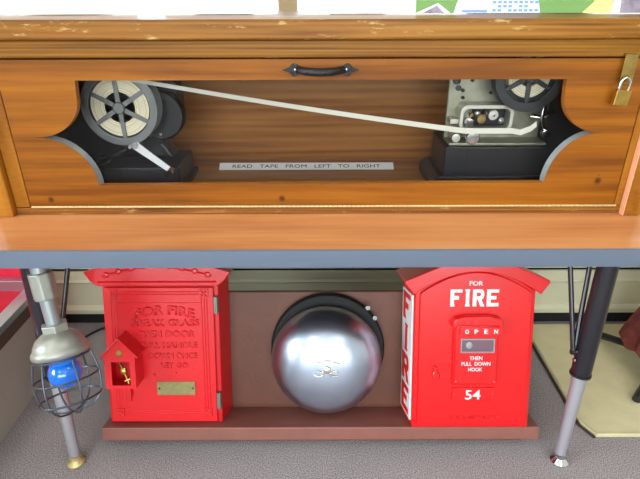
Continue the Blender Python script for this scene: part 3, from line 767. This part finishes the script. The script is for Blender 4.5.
# flared cornice
pf = [(-hw-.002, .3565), (-hw-.008, .3590), (-hw-.020, .3680), (-hw-.032, .3850), (-hw-.036, .3900), (-.10, .412), (-.05, .428), (0, .434)]
pf = pf+[(-a, b) for a, b in pf[::-1][1:]]
G().prism(pf, -F2-.012, 0).build('roof', 'red_old', lb, bev=.002)
g = G()
for i in range(9):
    a = i/8; x = -.12+.24*a; z = .374+.022*math.sin(PI*a)
    g.lathe([(0, -.005), (.006, -.003), (.0075, 0)], 12, axis='Y', c=(x, -F2-.012, z+.01))
g.tube([(-.14, -F2-.012, .3665), (.14, -F2-.012, .3665)], .0025, 8)
g.tube([(-.13, -F2-.012, .381)]+[(-.13+.26*i/12, -F2-.012, .381+.022*math.sin(PI*i/12)) for i in range(1, 12)]+[(.13, -F2-.012, .381)], .0025, 8)
g.text('FIRE ALARM TELEGRAPH', 0, .374, .10, .007, -F2-.0118, .0015, .01) if False else None
g.build('cornice_ornament', 'red_old', lb, smooth=True)
d2 = G().prism([(-.1325, .006), (.1295, .006), (.1295, .350), (-.1325, .350)], -F2, -F2+.010).build('door', 'red_old', lb, bev=.002)
g = G()
def rod(g, x0, z0, x1, z1, r=.0014, y=-F2): g.tube([(x0, y, z0), (x1, y, z1)], r, 8)
for dx in (0, .0065, .013): 
    rod(g, -.1180+dx, .045, -.1180+dx, .330); rod(g, .1005+dx, .030, .1005+dx, .330)
for dz in (0, .006): 
    rod(g, -.098, .3330+dz, .098, .3330+dz); rod(g, -.098, .030+dz, .096, .030+dz)
rod(g, -.103, .312, .098, .312, .001)
g.build('border_beading', 'red_old', d2, smooth=True)
for (x, z) in ((-.1115, .3355), (.1070, .3355), (.1070, .0320), (-.1115, .0320)):
    g = G(); g.box(x-.0105, x+.0105, -F2-.003, -F2, z-.0105, z+.0105)
    for k in range(4):
        a = PI/4+k*PI/2; g.lathe([(0, -.003), (.003, -.0015), (.0032, 0)], 10, axis='Y', c=(x+.0060*math.cos(a), -F2-.003, z+.0060*math.sin(a)))
    g.tube([(x-.008, -F2-.0032, z+.008), (x+.008, -F2-.0032, z-.008)], .0018, 6)
    g.build('corner_rosette', 'red_old', d2, bev=.0006)
g = G(); Y2 = -F2+.0002; dp = .0026
g.text('FOR FIRE', .0110, .2950, .152*.95, .0235, Y2, dp, .02, arc=.010)
g.text('BREAK GLASS', .0110, .2630, .178*.93, .0175, Y2, dp, .012)
g.text('OPEN DOOR', .0110, .2350, .150*.93, .0165, Y2, dp, .012)
g.text('PULL HANDLE', .0180, .2065, .138, .0150, Y2, dp, .008)
g.text('DOWN ONCE', .0260, .1795, .118, .0150, Y2, dp, .008)
g.text('LET GO', .0290, .1545, .066, .0140, Y2, dp, .008)
g.build('raised_lettering', 'red_old', d2)
bp = G().box(-.0165, .0775, -F2-.0030, -F2, .0780, .1130).build('brass_plate', 'pewter_brass', lb, bev=.0008)
for x in (-.0105, .0715): G().lathe([(0, -.0018), (.0025, -.001), (.0025, 0)], 10, axis='Y', c=(x, -F2-.0030, .0955)).build('screw', 'bell_black', bp, smooth=True)
for x, z in ((-.022, .130), (.031, .134)): G().lathe([(0, -.004), (.003, -.002), (.0035, 0)], 10, axis='Y', c=(x, -F2, z)).build('door_screw', 'red_old', d2, smooth=True)
for z in (.3065, .0620):
    g = G(); g.box(.1302, .1405, -F2-.0030, -F2+.0095, z-.0200, z+.0200); g.tube([(.1365, -F2-.0035, z-.0215), (.1365, -F2-.0035, z+.0215)], .0035, 10)
    g.build('hinge', 'hinge_grey', lb, bev=.0008)
# glass-front key house on the door
kx0, kx1, kz0, kzs, kza = -.1220, -.0465, .1180, .2020, .2440
kc = (kx0+kx1)/2
KF = -F2-.050
hg = G()
hg.box(kx0+.002, kx0+.0065, KF, -F2, kz0, kzs); hg.box(kx1-.0065, kx1-.002, KF, -F2, kz0, kzs); hg.box(kx0+.0065, kx1-.0065, KF, -F2, kz0, kz0+.0045)
house = hg.build('key_house', 'red_old', lb, bev=.001)
# front with square opening
g = G()
g.box(kx0+.002, kx0+.0175, KF-.003, KF, kz0, kzs-.018); g.box(kx1-.0145, kx1-.002, KF-.003, KF, kz0, kzs-.018); g.box(kx0+.0175, kx1-.0145, KF-.003, KF, kz0, kz0+.0080)
g.prism([(kx0+.002, kzs-.018), (kx1-.002, kzs-.018), (kx1-.002, kzs), (kc, kza-.004), (kx0+.002, kzs)], KF-.003, KF)
g.build('house_front', 'red_old', house)
g = G()
g.prism([(kc, kza), (kx0-.006, kzs-.004), (kx0-.005, kzs-.009), (kc, kza-.006), (kx1+.005, kzs-.009), (kx1+.006, kzs-.004)], KF-.008, -F2+.001)
g.build('house_roof', 'red_old', house, bev=.001)
g = G().lathe([(0, -.002), (.006, -.0015), (.008, 0)], 16, axis='Y', c=(kc, KF-.003, .205)); g.prism([(kc-.004, .21), (kc, .218), (kc+.004, .21)], KF-.0045, KF-.003); g.build('brass_badge', 'dull_brass', house)
g = G(); g.tube([(kc-.012, KF+.020, .180), (kc+.001, KF+.012, .160), (kc+.017, KF+.004, .128)], .0028, 10); g.tube([(kc-.004, KF+.014, .158), (kc+.008, KF+.012, .162)], .003, 10); g.tube([(kc+.008, KF+.006, .134), (kc+.021, KF+.004, .139)], .003, 10)
g.lathe([(0, -.007), (.006, -.005), (.006, .004), (0, .005)], 14, axis='Y', c=(kc+.003, KF+.012, .156)); g.build('brass_key', 'brass', house, smooth=True)
g = G(); g.box(kc-.014, kc+.014, -F2-.020, -F2, kz0-.009, kz0-.0005); g.box(kc-.006, kc+.006, -F2-.012, -F2, kz0-.045, kz0-.0095); g.box(kc-.010, kc+.004, -F2-.006, -F2, kz0-.055, kz0-.0455); g.build('house_bracket', 'red_old', d2, bev=.002)

# ---- bell
bl_ = on_board('alarm_bell', 'large polished steel gong bell on a black round backplate', 'bell', .0155, .196)
rim = G().lathe([(0, 0), (.1440, 0), (.1460, -.006), (.1460, -.018), (.1420, -.024), (.1180, -.028), (.0, -.028)], 72, axis='Y', c=(.0035, -.0005, .0075)).build('backplate', 'bell_black', bl_, smooth=True)
GR = .1385
prof = [(.1290, -.040), (.1340, -.040), (GR-.001, -.044)]
for i in range(0, 19):
    a = PI/2*i/18; prof.append((GR*math.cos(a)**.68 if i < 18 else 0, -.050-.084*math.sin(a)**1.2))
gong = G().lathe(prof, 96, axis='Y'); 
gong.lathe([(.1290, -.040), (.124, -.056), (.09, -.096), (0, -.118)], 72, axis='Y')
gong.move((0, 0, -.0085)); gg = gong.build('gong', 'steel_gong', bl_, smooth=True)
G().tube([(0, -.026, 0), (0, -.12, 0)], .012, 16).build('gong_post', 'bell_black', bl_, smooth=True)
# centre boss: raised oval badge with scrolls
AY = -.1360
g = G()
g.lathe([(0, -.0105), (.0075, -.0090), (.0095, -.003), (.0095, .004)], 20, axis='Y', c=(0, AY, -.005))
for sx in (-1, 1):
    pts = [(sx*(.0200+.0125*math.cos(a)), AY+.0030+.002*math.cos(a), -.0170+.0062*math.sin(a)) for a in [2*PI*k/20 for k in range(20)]]
    g.tube(pts, .0022, 8, closed=True)
g.tube([(-.028, AY+.0045, .010), (-.016, AY+.003, .0135), (0, AY+.002, .0150), (.016, AY+.003, .0135), (.030, AY+.0045, .008)], .0020, 8)
g.move((0, 0, .006)); g.build('centre_boss', 'gong_boss', bl_, smooth=True)
for (x, z) in ((.1000, .1170), (.1180, .0905)):
    g = G(); g.tube([(x, -.016, z), (x+.005, -.045, z+.006)], .0032, 10); g.lathe([(0, -.006), (.006, -.005), (.006, .002), (0, .003)], 6, axis='Y', c=(x+.004, -.036, z+.005))
    g.build('terminal_screw', 'galv', bl_, smooth=True)

# ------------------------------------------------------------------ caged blue lamp hanging under the table, left
lx, ly = -.543, .874
la = thing('caged_lamp', 'grey industrial lamp with blue globe in a wire cage hanging under the table at left', 'lamp', (lx, ly, .5805), (R(-12), R(-7.7), 0))
def hexa(r, k=6, ph=0): return [(r*math.cos(2*PI*i/k+ph), r*math.sin(2*PI*i/k+ph)) for i in range(k)]
G().prism(circle(.016, 24), -.036, -.0045, 'Z').build('socket', 'galv', la, bev=.001)
G().prism(hexa(.0235, 8, .3), -.088, -.034, 'Z').build('conduit_coupling', 'cast_alu', la, bev=.003)
G().tube([(0, 0, -.087), (0, 0, -.150)], .0145, 20).build('conduit', 'galv', la, smooth=True)
G().prism(hexa(.026), -.166, -.140, 'Z').build('hex_nut', 'cast_alu', la, bev=.002)
tilt = bpy.data.objects.new('lamp_head', None); C.objects.link(tilt); tilt.parent = la; tilt.location = (0, 0, -.156); tilt.rotation_euler = (R(-9), R(-3), 0); tilt.scale = (.89, .89, .92)
G().lathe([(0, 0), (.022, 0), (.031, -.003), (.045, -.013), (.053, -.026), (.0555, -.035), (.0590, -.038), (.0610, -.044), (.0600, -.050), (.056, -.054), (.050, -.054), (.045, -.052), (.0, -.050)], 48).build('housing', 'cast_alu', tilt, smooth=True)
G().lathe([(0, -.052), (.030, -.053), (.029, -.070)]+[(.0360*math.sin(a), -.094+.034*math.cos(a)) for a in [PI*k/14 for k in range(4, 15)]], 36).build('globe', 'blue', tilt, smooth=True)
g = G()
for (zr, rr_) in ((-.058, .0560), (-.104, .0670), (-.150, .0650)):
    g.tube([(rr_*math.cos(2*PI*k/36), rr_*math.sin(2*PI*k/36), zr) for k in range(36)], .0024, 8, closed=True)
for k in range(3):
    a = PI*k/3+.35; ca, sa = math.cos(a), math.sin(a)
    half = [(.060, -.060), (.066, -.085), (.0690, -.108), (.0680, -.130), (.0640, -.150), (.056, -.164), (.040, -.176), (.018, -.181)]
    pts = [(r*ca, r*sa, z) for r, z in half]+[(-r*ca, -r*sa, z) for r, z in half[::-1]]
    g.tube(pts, .0022, 8)
g.build('wire_cage', 'cage', tilt, smooth=True)

# ------------------------------------------------------------------ glass floor case at far left
gc = thing('display_platform', 'low display platform with aluminium rails and crimson lining at the left edge', 'display platform', (-.81, 0, 0))
G().box(-.60, 0, .70, 1.30, 0, .215).build('plinth', 'plinth', gc, bev=.002)
G().box(-.598, .001, .699, 1.301, .215, .248).build('plinth_band', 'plinth_dark', gc)
G().box(-.59, -.01, .71, 1.29, .248, .255).build('case_floor', 'redcloth', gc)
g = G()
g.box(-.034, .0015, .70, 1.30, .2485, .268); g.box(-.6, -.0345, 1.275, 1.30, .2485, .288); g.box(-.6, -.020, .70, .72, .255, .270); g.box(-.6, -.58, .72, 1.275, .255, .270)
g.build('lower_rail', 'alu', gc, bev=.0015)
G().box(-.6, .0, 1.3005, 1.320, .0, .345).build('crimson_back', 'redcloth', gc)
tag(G().box(-1.34, -.90, 1.12, 1.18, .2555, .2800).build('folded_cloth', 'redcloth'), 'folded crimson cloth lying on the low display platform at left', 'cloth')

# ------------------------------------------------------------------ things on the floor
# cream mat with a dark border line
mt = thing('floor_mat', 'cream textured vinyl floor mat at the right with a dark edge', 'mat', (0, 0, 0))
outl = [(.700, .968), (.668, 1.005), (.730, 1.455), (1.9, 1.455), (1.9, .968)]
outl = [(.705, .969), (.684, 1.010), (.690, 1.458), (1.9, 1.458), (1.9, .969)]
G().prism(outl, .0005, .006, 'Z').build('mat_sheet', 'mat', mt, bev=.001)
G().tube([(.6995, .966, .003), (.6775, 1.009, .003), (.684, 1.458, .003)], .0035, 8).build('border_strip', 'mat_edge', mt)
g = G().tube([(1.9, .974, .006), (.707, .974, .006), (.689, 1.012, .006), (.695, 1.45, .006)], .003, 8).build('raised_rim', 'mat', mt, smooth=True)
# black stand base with radiating feet
sd = thing('coat_stand', 'black metal stand with spread feet at the right edge, partly out of frame', 'stand', (1.02, 1.235, .006))
for (ex, ey) in ((-.115, .150), (-.152, -.150), (.13, -.10), (.13, .13)):
    g = G(); g.tube([(0, 0, .040), (ex*.5, ey*.5, .028), (ex, ey, .0115)], .0115, 12); g.build('foot', 'black_paint', sd, smooth=True)
G().tube([(0, 0, .03), (0, 0, 1.35)], .014, 16).build('pole', 'black_paint', sd, smooth=True)
for s_ in (-1, 1): G().tube([(0, 0, 1.30), (.08*s_, 0, 1.31), (.11*s_, 0, 1.34)], .007, 10).build('hook', 'black_paint', sd, smooth=True)
# hem of the garment hung on the stand: lumpy cloth
g = G(); random.seed(5); rings = []
for i, (z, r0) in enumerate(((.050, .060), (.060, .100), (.085, .118), (.13, .105), (.20, .082), (.5, .09), (.9, .12), (1.15, .13), (1.28, .05), (1.31, .03))):
    rings.append([g.bm.verts.new((( r0*(1+.13*math.sin(5*a+i*.5)+.05*math.sin(11*a)))*math.cos(a), (r0*.8*(1+.13*math.sin(5*a+i*.5)))*math.sin(a), z)) for a in [2*PI*k/60 for k in range(60)]])
for a, b in zip(rings, rings[1:]):
    for k in range(60): g.bm.faces.new((a[k], a[(k+1) % 60], b[(k+1) % 60], b[k]))
ct = g.build('coat', 'coat', None, smooth=True); ct.location = (1.02, 1.235, .006)
so = ct.modifiers.new('thick', 'SOLIDIFY'); so.thickness = .006
tag(ct, 'reddish brown heavy coat hanging low on the stand at the right edge', 'coat')
# black cord on the carpet behind the left box
pts = [(-.86, 1.30, .004), (-.80, 1.36, .004), (-.74, 1.44, .004), (-.66, 1.462, .004), (-.60, 1.440, .004), (-.575, 1.34, .004)]
sm = []
for i in range(len(pts)-1):
    p0 = Vector(pts[max(i-1, 0)]); p1 = Vector(pts[i]); p2 = Vector(pts[i+1]); p3 = Vector(pts[min(i+2, len(pts)-1)])
    for k in range(8):
        t_ = k/8; sm.append(.5*((2*p1)+(-p0+p2)*t_+(2*p0-5*p1+4*p2-p3)*t_*t_+(-p0+3*p1-3*p2+p3)*t_**3))
tag(G().tube(sm, .0038, 8).build('power_cord', 'cord', smooth=True), 'black cord curving over the carpet behind the left alarm box', 'cord')

# ------------------------------------------------------------------ light
w = bpy.data.worlds.new('World'); scene.world = w; w.use_nodes = True
bg = w.node_tree.nodes['Background']; bg.inputs[0].default_value = (.80, .90, 1.0, 1); bg.inputs[1].default_value = 2.2
def area(name, loc, rot, sx, sy, power, col):
    l = bpy.data.lights.new(name, 'AREA'); l.shape = 'RECTANGLE'; l.size = sx; l.size_y = sy; l.energy = power; l.color = col
    o = bpy.data.objects.new(name, l); C.objects.link(o); o.location = loc; o.rotation_euler = rot; return o
area('front_window_daylight', (-.2, -3.70, 1.6), (R(90), 0, 0), 4.4, 1.6, 215, (.95, .97, 1.0))
area('left_window_daylight', (-3.48, -1.1, 1.6), (R(90), 0, R(-90)), 2.6, 1.4, 230, (.90, .95, 1.0))
area('back_window_daylight', (0, WY+.22, 1.6), (R(-90), 0, 0), 3.0, 1.3, 50, (.9, .96, 1.0))

# ------------------------------------------------------------------ camera
cam = bpy.data.cameras.new('camera'); co = bpy.data.objects.new('camera', cam); C.objects.link(co)
co.location = (0, 0, 1.0358); cam.sensor_width = 36; cam.lens = 517/640*36; cam.clip_start = .02
rot = Euler((R(90-25.88), 0, 0)).to_matrix() @ Matrix.Rotation(R(-.17), 3, 'Z')
co.rotation_euler = rot.to_euler()
scene.camera = co
scene.view_settings.view_transform = 'Standard'; scene.view_settings.look = 'None'; scene.view_settings.gamma = 1
scene.view_settings.use_curve_mapping = False
scene.view_settings.exposure = 0.0
scene.cycles.max_bounces = 10; scene.cycles.transparent_max_bounces = 16
scene.cycles.sample_clamp_indirect = 6
scene.cycles.use_denoising = True
